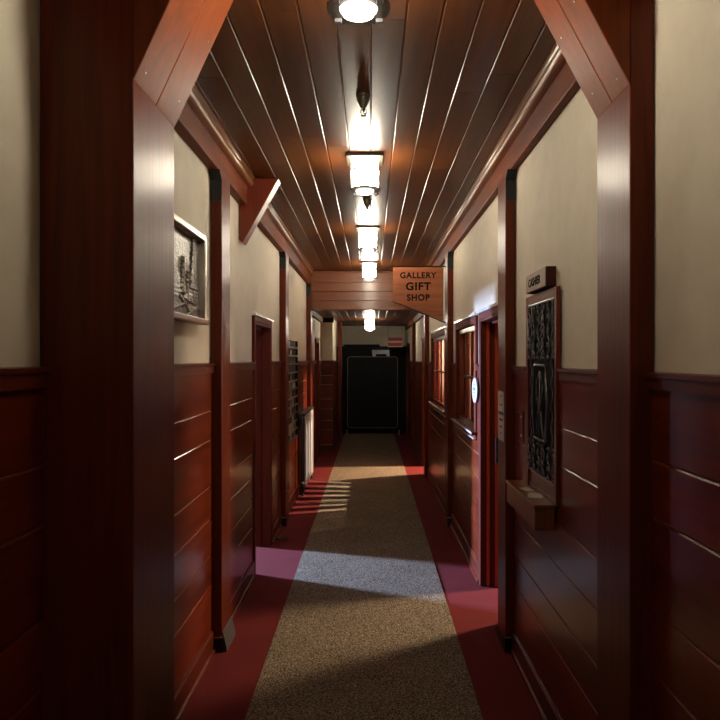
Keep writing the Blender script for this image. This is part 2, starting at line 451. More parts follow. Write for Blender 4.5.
def screws(xj, zj, xt, y0, y1, s):
    for f in (0.12,):
        for yy, ff in ((y0+0.05, 0.08), (y1-0.06, 0.14), (y1-0.05, 0.55), (y0+0.06, 0.6)):
            x = xj + (xt-xj)*ff; z = zj + (CZ-zj)*ff
            nx, nz = s*(CZ-zj), -abs(xt-xj); l = math.hypot(nx, nz)
            p = Vector((x, yy, z)); d = Vector((nx/l, 0, nz/l))
            mb = MB(); mb.tube([p - d*0.001, p + d*0.0015], 0.0035, 8); mb.build('screw_head', M['silver'], t)
brace(xl, ZL, -0.258*H, yl0, y2, 'brace'); screws(xl, ZL, -0.258*H, yl0, y2, 1)
brace(xr, ZR, 0.307*H, yr0, y2, 'brace'); screws(xr, ZR, 0.307*H, yr0, y2, -1)

# knee brace on the left
mb = MB(); s_ = 242
def q(px, py): return ((px-370.8)/s_*H, Z((359-py)/s_))
poly = [q(278.5, 177.9), q(247, 177.9), q(238.7, 200), q(238.7, 239), q(242.5, 242.5)]
poly = [(max(x, PL), min(z, CZ-0.002)) for x, z in poly]
mb.prism(poly, 'y', 4.85, 4.98)
tag(mb.build('knee_brace', M['trimZ'], bevel=0.004), 'stubby red wooden knee brace from left wall up to the ceiling', 'brace')

# ------------------------------------------------------------------ doors and windows
def casing(mb, side, y0, y1, z0, z1, w=CW, head=True, sill=False):
    s = 1 if side == 'left' else -1
    xw = XL if side == 'left' else XR
    a, b = xw - s*0.012, xw + s*0.012
    mb.box(a, b, y0-w, y0, z0, z1+w); mb.box(a, b, y1, y1+w, z0, z1+w); mb.box(a, b, y0, y1, z1, z1+w)
    if sill: mb.box(a, b, y0-w, y1+w, z0-w, z0)
def lining(mb, side, y0, y1, z0, z1, bottom=False, t=0.02):
    s = 1 if side == 'left' else -1
    xw = XL if side == 'left' else XR
    a, b = xw - s*(TH+0.012), xw + s*0.01
    mb.box(a, b, y0-0.001, y0+t, z0, z1); mb.box(a, b, y1-t, y1+0.001, z0, z1); mb.box(a, b, y0, y1, z1-t, z1)
    if bottom: mb.box(a, b, y0, y1, z0, z0+t)
    c, d = xw - s*0.075, xw - s*0.095   # door stop
    mb.box(c, d, y0+t, y0+t+0.014, z0, z1-t); mb.box(c, d, y1-t-0.014, y1-t, z0, z1-t); mb.box(c, d, y0+t, y1-t, z1-t-0.014, z1-t)
def head_strip(side, y0, y1, z1, parent):
    s = 1 if side == 'left' else -1
    xw = XL if side == 'left' else XR
    mb = MB(); mb.box(xw, xw + s*0.024, y0-CW-0.015, y1+CW+0.015, z1+CW, z1+CW+0.022)
    mb.build('head_moulding', M['glaretrim'], parent, bevel=0.003)  # strip coloured pale to imitate glare along the head casing
def frame_struct(name, label, side, op, win=False):
    y0, y1, z0, z1 = op
    mb = MB(); casing(mb, side, y0, y1, z0, z1, sill=win)
    lining(mb, side, y0, y1, z0, z1, bottom=win)
    o = mb.build(name, M['casing'], bevel=0.002)
    struct(o, label); head_strip(side, y0, y1, z1, o)
    return o
frame_struct('door_1', 'red wooden frame of the open doorway on left wall', 'left', DL1)
d2 = frame_struct('door_2', 'red wooden frame of the open doorway on right wall', 'right', DR1)
d3 = frame_struct('door_3', 'narrow dark door on left wall beyond the header', 'left', DL2)
d4 = frame_struct('door_4', 'red frame of the lit doorway on right wall by the header', 'right', DR2)
d5 = frame_struct('door_5', 'dark door on right wall near the black panel', 'right', DR3)
# closed leaves of the two dark doors
mb = MB(); mb.box(XL-0.10, XL-0.06, DL2[0]+0.02, DL2[1]-0.02, 0.005, DL2[3]-0.02); mb.build('leaf', M['trimZ'], d3, bevel=0.003)
mb = MB(); mb.box(XR+0.06, XR+0.10, DR3[0]+0.02, DR3[1]-0.02, 0.005, DR3[3]-0.02); mb.build('leaf', M['trimZ'], d5, bevel=0.003)
# mouldings of the right doorway's far jamb, orange inner strip and lock keeper
y1 = DR1[1]-0.02
mb = MB(); mb.box(XR+0.095, XR+0.161, y1-0.028, y1, 0, 1.98); mb.build('jamb_facing', M['doorred'], d2, bevel=0.003)
mb = MB(); mb.box(XR+0.035, XR+0.06, y1-0.010, y1, 0, 1.98); mb.build('jamb_bead', M['doorred'], d2, bevel=0.004)
mb = MB(); mb.box(XR+0.098, XR+0.158, y1-0.045, y1-0.028, 0.93, 1.12); mb.box(XR+0.11, XR+0.14, y1-0.048, y1-0.045, 0.98, 1.07); mb.build('strike_box', M['iron'], d2, bevel=0.003)

def window(name, label, op, ncol):
    y0, y1, z0, z1 = op
    o = frame_struct(name, label, 'right', op, win=True)
    # sash 6 cm inside
    xs = XR + 0.032
    mb = MB(); w = 0.045
    a, b, c, d = y0+0.02, y1-0.02, z0+0.02, z1-0.02
    mb.box(xs-0.02, xs+0.02, a, a+w, c, d); mb.box(xs-0.02, xs+0.02, b-w, b, c, d)
    mb.box(xs-0.02, xs+0.02, a, b, c, c+w); mb.box(xs-0.02, xs+0.02, a, b, d-w, d)
    mb.build('sash', M['trimZ'], o, bevel=0.003)
    mb = MB(); zm = Z(-0.09)
    mb.box(xs-0.012, xs+0.012, a+w, b-w, zm-0.011, zm+0.011)
    for i in range(1, ncol):
        yy = a+w + (b-a-2*w)*i/ncol
        mb.box(xs-0.012, xs+0.012, yy-0.010, yy+0.010, c+w, d-w)
    mb.build('muntins', M['trimZ'], o, bevel=0.004)
    mb = MB(); mb.box(xs-0.002, xs+0.002, a+w*0.5, b-w*0.5, c+w*0.5, d-w*0.5); mb.build('pane', M['glass'], o)
    # sill with two nosings, their glare put in as pale colour
    mb = MB(); mb.box(XR+0.05, XR-0.045, y0-CW-0.02, y1+CW+0.02, z0-0.004, z0+0.022); mb.build('sill', M['trimY'], o, bevel=0.004)
    mb = MB(); mb.box(XR-0.044, XR-0.048, y0-CW-0.02, y1+CW+0.02, z0+0.008, z0+0.021); mb.build('sill_edge', M['glaretrim'], o)
    mb = MB(); mb.box(XR, XR-0.03, y0-CW, y1+CW, z0-0.038, z0-0.028); mb.build('apron_moulding', M['glaretrim'], o, bevel=0.004)
    return o
window('window_1', 'near paned window on right wall beside the oval sign', WA, 3)
window('window_2', 'far paned window on right wall behind the gift shop sign', WB, 4)
def curtain(y0, y1, label, gap=None):
    x = XR + 0.115
    t = thing('curtain', label, 'curtain', (x, (y0+y1)/2, 1.05))
    mb = MB(); n = max(8, int((y1-y0)/0.012)); pv = None
    rows = []
    for i in range(n+1):
        y = y0 + (y1-y0)*i/n
        xx = x + 0.012*math.sin(y*2*math.pi/0.14) + 0.006*math.sin(y*31)
        rows.append([mb.b.verts.new((xx, y, z)) for z in (1.14, 1.5, 1.955)])
    for A, B in zip(rows, rows[1:]):
        for k in range(2): mb._f([A[k], B[k], B[k+1], A[k+1]])
    o = mb.build('cloth', M['curtain'], t, smooth=True)
    md = o.modifiers.new('thick', 'SOLIDIFY'); md.thickness = 0.003
    mb = MB(); mb.tube([(x, y0-0.008, 1.962), (x, y1+0.008, 1.962)], 0.008, 10); mb.build('rod', M['bronze'], t, smooth=True)
curtain(WA[0]+0.03, WA[1]-0.03, 'rose tan pleated curtain behind the near window on right wall')
# far window: hanging cloth strips with gaps between
t = thing('curtain', 'rose tan strip curtain with gaps behind the far window on right wall', 'curtain', (XR+0.1, WB[0], 1.14))
yy = WB[0]+0.025
while yy < WB[1]-0.12:
    w = random.uniform(0.07, 0.11)
    mb = MB(); x = XR+0.1; pts = []
    n = 6
    rows = []
    for i in range(n+1):
        y = yy + w*i/n
        rows.append([mb.b.verts.new((x + 0.015*math.sin(i/n*math.pi), y, z)) for z in (1.14, 1.955)])
    for A, B in zip(rows, rows[1:]): mb._f([A[0], B[0], B[1], A[1]])
    o = mb.build('strip', M['curtain'], t, smooth=True)
    md = o.modifiers.new('thick', 'SOLIDIFY'); md.thickness = 0.003
    yy += w + (random.uniform(0.03, 0.07) if WB[0]+0.5 < yy < WB[1]-0.25 else 0.006)
mb = MB(); mb.tube([(XR+0.1, WB[0]+0.022, 1.962), (XR+0.1, WB[1]-0.022, 1.962)], 0.008, 10); mb.build('rod', M['bronze'], t, smooth=True)
mb = MB(); mb.lathe([(0.024, 0), (0.028, 0.01), (0.028, 0.07), (0.012, 0.09), (0.010, 0.12), (0.012, 0.123)], (XR+0.075, 7.72, 1.131), 14)
tag(mb.build('bottle', M['black'], smooth=True), 'small dark bottle shape on the sill of the far right window', 'bottle')

# ------------------------------------------------------------------ rooms behind the openings
def room(name, x0, x1, y0, y1, h, m, holes=None, open_side='left'):
    mb = MB(); w = 0.08
    mb.box(x0, x1, y0-w, y0, 0, h); mb.box(x0, x1, y1, y1+w, 0, h)
    mb.box(x0, x1, y0-w, y1+w, h, h+w)
    xo = x1
    if holes:
        for (a, b, c, d) in ((y0, holes[0], 0, h), (holes[1], y1, 0, h), (holes[0], holes[1], 0, holes[2]), (holes[0], holes[1], holes[3], h)):
            mb.box(xo, xo + (w if open_side == 'left' else -w), a, b, c, d)
    else: mb.box(xo, xo + (w if open_side == 'left' else -w), y0-w, y1+w, 0, h)
    return struct(mb.build(name, m), 'plain wall of a side room')
XRo, XLo = PR+TH, PL-TH
room('wall_room_right', XRo, XRo+3.3, 3.0, 7.1, 2.95, M['room'])
room('wall_room_mid', XRo, XRo+3.3, 7.2, 10.0, 2.95, M['room'])
room('wall_room_far', XRo, XRo+3.0, 10.12, 12.6, 2.9, M['room'])
SRC = (-4.1*H, 4.9*H)
room('wall_room_left', XLo, SRC[0]-0.2, 4.5, 9.6, 2.9, M['room'], holes=(SRC[1]-0.35, SRC[1]+0.35, 0.9, 2.6), open_side='right')

# ------------------------------------------------------------------ lanterns
def lantern(loc, label):
    x, y, z = loc
    t = thing('ceiling_lantern', label, 'ceiling light', loc, 'caged ceiling lanterns')
    mb = MB(); mb.box(x-0.115, x+0.115, y-0.115, y+0.115, z-0.022, z-0.001); mb.build('mounting_plate', M['bronze'], t, bevel=0.004)
    mb = MB(); mb.lathe([(0.06, -0.02), (0.082, -0.024), (0.084, -0.05), (0.084, -0.185), (0.078, -0.198), (0.06, -0.2)], (x, y, z), 32)
    mb.build('glass_shade', M['lamp'], t, smooth=True)
    mb = MB(); mb.lathe([(0.056, -0.2), (0.056, -0.214), (0.048, -0.226), (0.03, -0.232), (0.004, -0.234)], (x, y, z), 28)
    mb.build('bottom_lens', M['lens'], t, smooth=True)
    for sx in (-1, 1):
        for sy in (-1, 1):
            px, py = x+sx*0.0645, y+sy*0.0645
            mb = MB(); mb.box(px-0.005, px+0.005, py-0.005, py+0.005, z-0.205, z-0.02)
            mb.box(px-0.011, px+0.011, py-0.011, py+0.011, z-0.222, z-0.2)
            mb.build('cage_strap', M['white'], t, bevel=0.002)
    for zz in (-0.088, -0.106):
        mb = MB(); mb.tube([(x+0.091*math.cos(a*math.pi/16), y+0.091*math.sin(a*math.pi/16), z+zz) for a in range(32)], 0.004, 6, closed=True)
        mb.build('cage_band', M['cage'], t, smooth=True)
    mb = MB(); mb.lathe([(0.058, -0.2), (0.097, -0.2), (0.097, -0.211), (0.058, -0.211), (0.058, -0.2)], (x, y, z), 32)
    mb.build('cage_ring', M['cage'], t)
    return t
LX = -0.022*H
L1 = lantern((LX, 1.235*H, CZ), 'lit caged lantern nearest the camera, on the ceiling between the slanted portal corners')
for (x, d, z, lab) in ((LX, 2.565, CZ, 'lit caged lantern on board ceiling, just past the conical sprinkler nearest the portal'),
                       (-0.017*H, 3.94, CZ, 'lit caged lantern on board ceiling, middle of the three before the planked header'),
                       (-0.012*H, 5.35, CZ, 'lit caged lantern on board ceiling, close before the planked header'),
                       (-0.012*H, 7.67, LOWZ, 'lit caged lantern on the lower ceiling beyond the planked header')):
    o = copy_tree(L1); o.location = (x, d*H, z); o['label'] = lab

def sprinkler(loc, label):
    x, y, z = loc
    t = thing('fire_sprinkler', label, 'sprinkler', loc, 'ceiling sprinklers')
    mb = MB(); mb.lathe([(0.036, -0.001), (0.036, -0.008), (0.030, -0.014), (0.030, -0.026), (0.016, -0.056), (0.012, -0.064)], (x, y, z), 18); mb.build('escutcheon', M['bronze'], t)
    mb = MB(); mb.tube([(x, y, z-0.06), (x, y, z-0.082)], 0.006, 8)
    for s in (-1, 1): mb.tube([(x+s*0.008, y, z-0.066), (x+s*0.015, y, z-0.08), (x+s*0.004, y, z-0.098)], 0.003, 6)
    mb.build('yoke', M['bronze'], t)
    mb = MB(); mb.lathe([(0.004, -0.098), (0.016, -0.1), (0.016, -0.103), (0.003, -0.104)], (x, y, z), 14); mb.build('deflector', M['bronze'], t)
    return t
S1 = sprinkler((-0.021*H, 1.96*H, CZ), 'bronze conical sprinkler on the ceiling, nearest of the three, before a lit lantern')
for d, lab in ((3.24, 'bronze conical sprinkler on the ceiling, middle of the three, between two lanterns'), (4.62, 'bronze conical sprinkler on the ceiling, farthest of the three, near the planked header')):
    o = copy_tree(S1); o.location = (-0.017*H, d*H, CZ); o['label'] = lab

# ------------------------------------------------------------------ gift shop sign
sy, ss = 7.1, 165.2
def gx(px): return (px-370.8)/ss*H
def gz(py): return Z((359-py)/ss)
t = thing('hanging_sign', 'brown wooden sign reading GALLERY GIFT SHOP with a slanted bottom edge, hanging off a post', 'sign', (gx(418), sy, gz(266)))
mb = MB(); mb.prism([(gx(393), gz(267)), (gx(443.3), gz(267)), (gx(443.3), gz(320.5)), (gx(393), gz(300.7))], 'y', sy, sy+0.025)
mb.build('board', M['signwood'], t, bevel=0.003)
for txt, cx, cy, w, h in (('GALLERY', 418.3, 275, 36.5, 6.2), ('GIFT', 418.4, 286, 25, 8.2), ('SHOP', 418.3, 297.2, 22.8, 6.6)):
    text_mesh(txt, face_camera(gx(cx), sy-0.0005, gz(cy)), w/ss*H, h/ss*H, 0.004, 'lettering', M['letter'], t, bold=0.032)
mb = MB(); mb.tube([(gx(392), sy+0.012, gz(266)), (0.4585*H, sy+0.012, gz(266))], 0.006, 8); mb.build('hanger_rod', M['iron'], t); mb = MB()
mb.tube([(gx(393), sy+0.012, gz(301)), (gx(445.9), sy+0.012, gz(322.6))], 0.006, 8)
mb.build('hanger_rod', M['iron'], t)
for i in range(5):
    mb = MB(); z = gz(323.0+i*1.6); x = gx(445.9)
    mb.tube([(x + (0.006 if i % 2 else 0.0)*math.cos(a*math.pi/5), sy+0.012 + (0.0 if i % 2 else 0.006)*math.cos(a*math.pi/5), z + 0.010*math.sin(a*math.pi/5)) for a in range(10)], 0.0025, 6, closed=True)
    mb.build('chain_link', M['iron'], t)

# ------------------------------------------------------------------ cashier window, sign and counter
y0, y1 = 1.785*H, 2.136*H
zb, zt = Z(-0.384), Z(0.190)
xf = 0.4795*H
t = thing('grille_window', 'black wrought iron cashier grille in dark wooden frame on right wall above a small counter', 'grille', (XR, (y0+y1)/2, zb))
mb = MB(); w = 0.05
mb.box(XR+0.005, xf, y0, y0+w*0.7, zb+0.001, zt); mb.box(XR+0.005, xf, y1-w, y1, zb+0.001, zt); mb.box(XR+0.005, xf, y0+w*0.7, y1-w, zt-0.045, zt)
mb.box(XR+0.005, xf+0.006, y0+w*0.7, y1-w, zb+0.001, zb+0.02)
mb.build('frame', M['trimZ'], t, bevel=0.003)
mb = MB(); mb.box(XR-0.004, XR-0.001, y0+w*0.7, y1-w, zb+0.1, zt-0.045); mb.build('dark_void_sheet', M['dark'], t)  # near-black sheet stands in for the dark void behind the grille
mb = MB(); mb.box(XR-0.004, XR-0.001, y0+w*0.7, y1-w, zb+0.02, zb+0.1); mb.build('pay_slot_board', M['trimY'], t)
ga, gb, gc, gd = y0+w*0.7+0.005, y1-w-0.005, Z(-0.331), zt-0.05
xg = XR-0.009
for z in (gc, gd): mb = MB(); mb.tube([(xg, ga, z), (xg, gb, z)], 0.006, 8); mb.build('grille_rail', M['grille'], t)
nc = 5
zc0, zc1 = Z(-0.235), Z(-0.005)
for i in range(nc):
    y = ga + (gb-ga)*(i+0.5)/nc
    if i % 2: continue
    for za, zb_ in ((gc, zc0), (zc1, gd)) if 0 < i < nc-1 else ((gc, gd),):
        mb = MB(); n = 40; mb.tube([(xg + 0.0035*math.cos(k*1.3), y + 0.0035*math.sin(k*1.3), za + (zb_-za)*k/n) for k in range(n+1)], 0.004, 6)
        mb.build('twisted_bar', M['grille'], t, smooth=True)
def scroll(mb, y, z, w, h, fl):
    pts = []
    for k in range(15):
        a = k/14
        pts.append((xg-0.002, y + fl*w*math.sin(a*2*math.pi)*(0.9-0.3*a), z + h*(a-0.5)))
    mb.tube(pts, 0.0035, 6)
    for e, f in ((pts[0], -1), (pts[-1], 1)):
        mb.tube([(e[0], e[1] + f*fl*0.009*(math.cos(b*0.9)-1), e[2] + 0.009*math.sin(b*0.9)) for b in range(6)], 0.003, 6)
        mb.lathe([(0.001, -0.006), (0.006, -0.003), (0.006, 0.003), (0.001, 0.006)], (e[0]-0.003, e[1], e[2]), 8)
for (za, zb_, rows) in ((gc+0.01, zc0-0.01, 3), (zc1+0.01, gd-0.01, 4)):
    for rI in range(rows):
        for i in range(nc+1):
            mb = MB(); y = ga + 0.012 + (gb-ga-0.024)*i/nc
            scroll(mb, y, za + (zb_-za)*(rI+0.5)/rows, 0.018, (zb_-za)/rows*0.85, 1 if (i+rI) % 2 else -1)
            mb.build('scroll', M['grille'], t, smooth=True)
# central cartouche
ym = (ga+gb)/2; mb = MB()
ring = [(ym-0.10, zc1-0.02), (ym+0.10, zc1-0.02), (ym+0.115, zc1-0.06), (ym+0.145, (zc0+zc1)/2-0.02), (ym+0.10, zc0+0.03), (ym+0.115, zc0+0.012), (ym-0.115, zc0+0.012), (ym-0.10, zc0+0.03), (ym-0.145, (zc0+zc1)/2-0.02), (ym-0.115, zc1-0.06)]
mb.tube([(xg-0.006, a, b) for a, b in ring], 0.007, 6, closed=True)
for s in (-1, 1):
    pts = [(xg-0.007, ym + s*0.07*math.sin(k/12*math.pi)*(1-0.4*k/12), zc1-0.05 - (zc1-zc0-0.2)*k/12) for k in range(13)]
    mb.tube(pts, 0.005, 6)
    mb.tube([(xg-0.007, ym + s*(0.02+0.05*k/10), zc0+0.15-0.13*k/10) for k in range(11)], 0.0045, 6)
mb.tube([(xg-0.007, ym, zc1-0.05), (xg-0.007, ym, zc0+0.015)], 0.004, 6)
mb.build('cartouche', M['grille'], t, smooth=True)

# counter
t = thing('counter_shelf', 'small brown wooden counter shelf under the cashier grille on right wall', 'counter', (XR, 2.0*H, Z(-0.452)))
ca, cb, cx = 1.816*H, 2.197*H, 0.430*H
mb = MB(); mb.box(cx, XR-0.005, ca, cb, Z(-0.395), Z(-0.384)); mb.build('top', M['counter'], t, bevel=0.003)
mb = MB(); mb.box(cx+0.004, XR-0.005, ca+0.004, cb-0.004, Z(-0.452), Z(-0.3951)); mb.build('apron', M['counter'], t, bevel=0.004)
mb = MB(); mb.box(cx-0.001, cx+0.012, ca-0.002, cb, Z(-0.3895), Z(-0.3845)+0.001); mb.build('nosing', M['crown'], t)
for (px, py, w, l, r, lab) in ((cx+0.05, 3.46, 0.05, 0.09, 0.2, 'small pale slip of paper at far end of the cashier counter'), (cx+0.055, 3.3, 0.07, 0.12, -0.25, 'larger pale paper lying mid way along the cashier counter')):
    mb = MB(); mb.box(-w/2, w/2, -l/2, l/2, 0, 0.0012)
    o = mb.build('paper_slip', M['paper']); o.location = (px, py, Z(-0.384)+0.0004); o.rotation_euler = (0, 0, r)
    tag(o, lab, 'paper')
# CASHIER sign
a, b, u0, u1, xs = 1.84*H, 2.07*H, 0.195, 0.249, 0.467*H
t = thing('cashier_sign', 'small wooden block sign reading CASHIER above the iron grille', 'sign', (XR, (a+b)/2, Z(u0)))
mb = MB(); mb.box(xs, PR, a, b, Z(u0), Z(u1)); mb.build('block', M['signend'], t, bevel=0.004)
mb = MB(); mb.box(xs-0.003, xs+0.002, a+0.004, b-0.004, Z(u0)+0.004, Z(u1)-0.004); mb.build('face_plate', plain('sign_face', (0.30, 0.21, 0.15), 0.5), t)
text_mesh('CASHIER', face_left(xs-0.003, (a+b)/2+0.015, Z((u0+u1)/2)), 0.24, 0.042, 0.003, 'lettering', M['letter'], t, bold=0.02)
# switch plate
t = thing('light_switch', 'small dark switch plate with two pale dots on right wainscot beside the cashier grille', 'switch', (XR, 2.24*H, Z(-0.24)))
mb = MB(); mb.box(XR-0.006, XR, 2.2*H, 2.235*H, Z(-0.265), Z(-0.165)); mb.build('plate', M['trimZ'], t, bevel=0.002)
for z in (Z(-0.185), Z(-0.245)):
    mb = MB(); mb.lathe([(0.006, -0.012), (0.007, -0.006)], (XR, 2.217*H, z), 10, 'x'); mb.build('toggle', M['white'], t)
# notice on the right post
xp = 0.459*H
t = thing('paper_notice', 'tall pale paper notice pinned to the right timber post by the doorway', 'notice', (xp, 2.43*H, Z(-0.28)))
na, nb = 4.03, 4.215
mb = MB(); mb.box(xp-0.0032, xp-0.0022, na, nb, Z(-0.285), Z(-0.112)); mb.build('sheet', M['paper'], t)
for (z, n, h) in ((0.9, 1, 0.012), (0.72, 2, 0.010), (0.55, 4, 0.022), (0.42, 3, 0.014), (0.28, 2, 0.010), (0.15, 1, 0.012)):
    mb = MB(); zz = Z(-0.285) + (Z(-0.112)-Z(-0.285))*z
    for k in range(n*2):
        y = (na+nb)/2 + (k-(n*2-1)/2)*0.02
        mb.box(xp-0.004, xp-0.0031, y-0.007, y+0.006, zz-h/2*random.uniform(0.6, 1), zz+h/2)
    mb.build('text_line', M['ink'], t)
# oval sign
yo = 3.12*H; zo = Z(-0.14)
t = thing('oval_sign', 'white oval sign with small blue writing beside the right doorway', 'sign', (XR, yo, zo))
n = 40; xo = 0.468*H
mb = MB(); mb.prism([(yo + 0.12*math.cos(2*math.pi*k/n), zo + 0.095*math.sin(2*math.pi*k/n)) for k in range(n)], 'x', xo, xo+0.012); mb.build('plaque', M['white'], t, bevel=0.002)
mb = MB(); mb.prism([(yo + 0.124*math.cos(2*math.pi*k/n), zo + 0.099*math.sin(2*math.pi*k/n)) for k in range(n)], 'x', xo+0.012, xo+0.018); mb.build('backing', M['black'], t)
mb = MB()
for (dz, n_, h) in ((0.045, 5, 0.014), (0.008, 7, 0.028), (-0.02, 6, 0.012), (-0.048, 4, 0.014)):
    for k in range(n_): mb.box(xo-0.001, xo+0.0005, yo + (k-(n_-1)/2)*0.021-0.007, yo + (k-(n_-1)/2)*0.021+0.006, zo+dz-h/2*random.uniform(.6, 1), zo+dz+h/2)
mb.build('lettering', M['blueink'], t)
mb = MB(); mb.box(xo+0.018, XR-0.015, yo-0.02, yo+0.02, zo-0.06, zo+0.06); mb.build('mount', M['black'], t)

# ------------------------------------------------------------------ relief picture on the left
pa, pb, pz0, pz1 = 2.30/1.0, 2.19*H, Z(0.108), Z(0.390)
pa = 2.62
t = thing('relief_picture', 'framed grey metal relief of trees and a lake hanging on left wall', 'picture', (XL, (pa+pb)/2, pz0))
X0, X1 = PL+0.001, -0.520*H
fw = 0.028
mb = MB(); mb.box(X0, X1, pb-fw, pb, pz0+0.03, pz1); mb.box(X0, X1, pa, pa+fw, pz0+0.03, pz1)
mb.box(X0, X1, pa+fw, pb-fw, pz1-fw*1.2, pz1); mb.build('frame', M['silver'], t, bevel=0.005)
mb = MB(); mb.box(X0, X1+0.012, pa-0.01, pb+0.004, pz0, pz0+0.03); mb.build('ledge', M['counter'], t, bevel=0.005)
mb = MB(); ny, nz = 110, 66
ya, yb, za, zb2 = pa+fw, pb-fw, pz0+0.03, pz1-fw*1.2
def relief(u, v):
    # u runs 0..1 from near to far, v up
    h = 0.002*noise.noise((u*7+v*9, v*3-u*5, 1))
    hill = 0.50 + 0.10*math.sin(u*5.1+0.6) + 0.04*math.sin(u*13)
    if v < hill: h = 0.004 + 0.002*noise.noise((u*14, v*9, 1))
    if 0.2 < v < 0.36: h = 0.005 + 0.0012*math.sin(v*120 + 2*noise.noise((u*4, v*6, 3)))
    for (c, w, top, base, n) in ((0.06, 0.06, 0.75, 0.22, 6), (0.17, 0.075, 0.90, 0.25, 8), (0.29, 0.05, 0.62, 0.24, 5), (0.47, 0.04, 0.55, 0.27, 5), (0.70, 0.055, 0.70, 0.26, 7), (0.78, 0.04, 0.56, 0.22, 5), (0.90, 0.10, 1.12, 0.36, 9)):
        if base < v < top:
            t = (top - v)/(top - base)
            hw = w*(0.15 + 0.85*t)*(0.62 + 0.38*((t*n) % 1.0)) + 0.004*noise.noise((u*50, v*50, c))
            dd = abs(u - c)/max(hw, 1e-4)
            if dd < 1: h = max(h, 0.015*(1 - 0.45*dd) + 0.0025*noise.noise((u*50, v*30, 5)))
        elif v <= base and v > base - 0.16 and abs(u - c) < w*0.13: h = max(h, 0.010)
    for k, (c, q0, sl) in enumerate(((0.62, 0.10, 0.5), (0.74, 0.14, -0.9), (0.86, 0.08, 0.7), (0.80, 0.20, -0.25), (0.4, 0.1, 0.3), (0.93, 0.16, -0.6))):
        d = abs(v - q0 - sl*(u-c))
        if d < 0.018 and abs(u-c) < 0.10: h = max(h, 0.014*(1-(d/0.018)**2*0.6))
    return h + 0.0016*noise.noise((u*45, v*45, 0))
g = [[mb.b.verts.new((X0+0.004+relief(i/ny, j/nz), ya+(yb-ya)*i/ny, za+(zb2-za)*j/nz)) for j in range(nz+1)] for i in range(ny+1)]
for i in range(ny):
    for j in range(nz): mb._f([g[i][j], g[i+1][j], g[i+1][j+1], g[i][j+1]])
o = mb.build('relief_panel', M['pewter'], t)

# ------------------------------------------------------------------ leaflet rack on the left
ra, rb, rz0, rz1 = 4.32*H, 4.87*H, Z(-0.54), Z(0.127)
xr0, xr1 = XL+0.001, -0.516*H
t = thing('leaflet_rack', 'tall black wall rack of narrow leaflet rows on left wall before the radiator', 'rack', (XL, (ra+rb)/2, rz0))
mb = MB(); mb.box(xr0, xr0+0.006, ra, rb, rz0, rz1); mb.build('back', M['black'], t)
mb = MB(); mb.box(xr0, xr1, ra-0.012, ra, rz0, rz1); mb.box(xr0, xr1, rb, rb+0.012, rz0, rz1); mb.build('side', M['black'], t)
nr = 12; ph = (rz1-rz0)/nr
rack = t
leaf0 = None
for i in range(nr):
    z = rz0 + ph*i
    mb = MB(); mb.box(xr0, xr1, ra, rb, z, z+0.006); mb.box(xr1-0.004, xr1, ra, rb, z, z+0.022); mb.build('rail', M['silver'] if i % 3 else M['grille'], rack)
cols = 5
pal = [plain('leaflet_%d' % i, c, 0.5) for i, c in enumerate(((0.01, 0.01, 0.012), (0.50, 0.46, 0.38), (0.05, 0.03, 0.02), (0.28, 0.27, 0.26), (0.015, 0.012, 0.012)))]
protos = []
for m in pal:
    mb = MB(); mb.box(0, 0.003, -0.062, 0.062, 0, ph*0.80); o = mb.build('leaflet', m); protos.append(o)
used = set()
for i in range(nr):
    for j in range(cols):
        if random.random() < 0.08: continue
        k = random.choice([0, 0, 2, 3, 4, 4, 1] if i > 7 else [0, 1, 1, 2, 3, 3, 4])
        o = protos[k] if k not in used else protos[k].copy()
        if k in used: COL.objects.link(o)
        used.add(k)
        o.location = (xr0+0.012+random.uniform(0, 0.006), ra + (rb-ra)*(j+0.5)/cols, rz0 + ph*i + 0.007)
        tag(o, 'small printed leaflet tucked in the tall black wall rack', 'leaflet', 'leaflets in the wall rack')
for k, o in enumerate(protos):
    if k not in used: bpy.data.objects.remove(o)

# ------------------------------------------------------------------ radiator
ya, yb = 5.07*H, 6.02*H/1.0
yb = min(yb, YH-0.02)
zt = 0.60*H
x0, x1 = XL+0.028, -0.485*H
t = thing('radiator', 'long grey column radiator with dark top shelf against left wall', 'radiator', ((x0+x1)/2, ya, 0))
nsec = 18; pitch = (yb-ya-0.06)/nsec
for i in range(nsec):
    y = ya + 0.05 + pitch*(i+0.5)
    mb = MB(); w = pitch*0.40
    def pr(a, b): return [(a, 0.09), (a+0.012, 0.07), (b-0.012, 0.07), (b, 0.09), (b, zt-0.05), (b-0.012, zt-0.03), (a+0.012, zt-0.03), (a, zt-0.05)]
    mb.prism(pr(x0, x1), 'y', y-w, y+w)
    mb.build('section', M['paint'], t, bevel=0.012, seg=2)
for z in (0.12, zt-0.1): mb = MB(); mb.tube([((x0+x1)/2, ya+0.02, z), ((x0+x1)/2, yb-0.01, z)], 0.022, 12); mb.build('header_pipe', M['paint'], t, smooth=True)
for x in (x0+0.02, x1-0.016):
    mb = MB(); mb.tube([(x, ya+0.024, 0.0), (x, ya+0.024, zt-0.06), (x, ya+0.045, zt-0.03)], 0.015, 12); mb.build('end_pipe', M['dkpaint'], t, smooth=True)  # end pipes coloured dark to imitate the unlit near end
mb = MB(); mb.box(x0-0.005, x1+0.006, ya+0.0, yb, zt-0.028, zt); mb.build('top_shelf', M['dkpaint'], t, bevel=0.006)
for y in (ya+0.08, yb-0.06):
    mb = MB(); mb.prism([(x0+0.005, 0), (x1-0.003, 0), (x1-0.02, 0.085), (x0+0.02, 0.085)], 'y', y-0.02, y+0.02); mb.build('foot', M['dkpaint'], t, bevel=0.004)
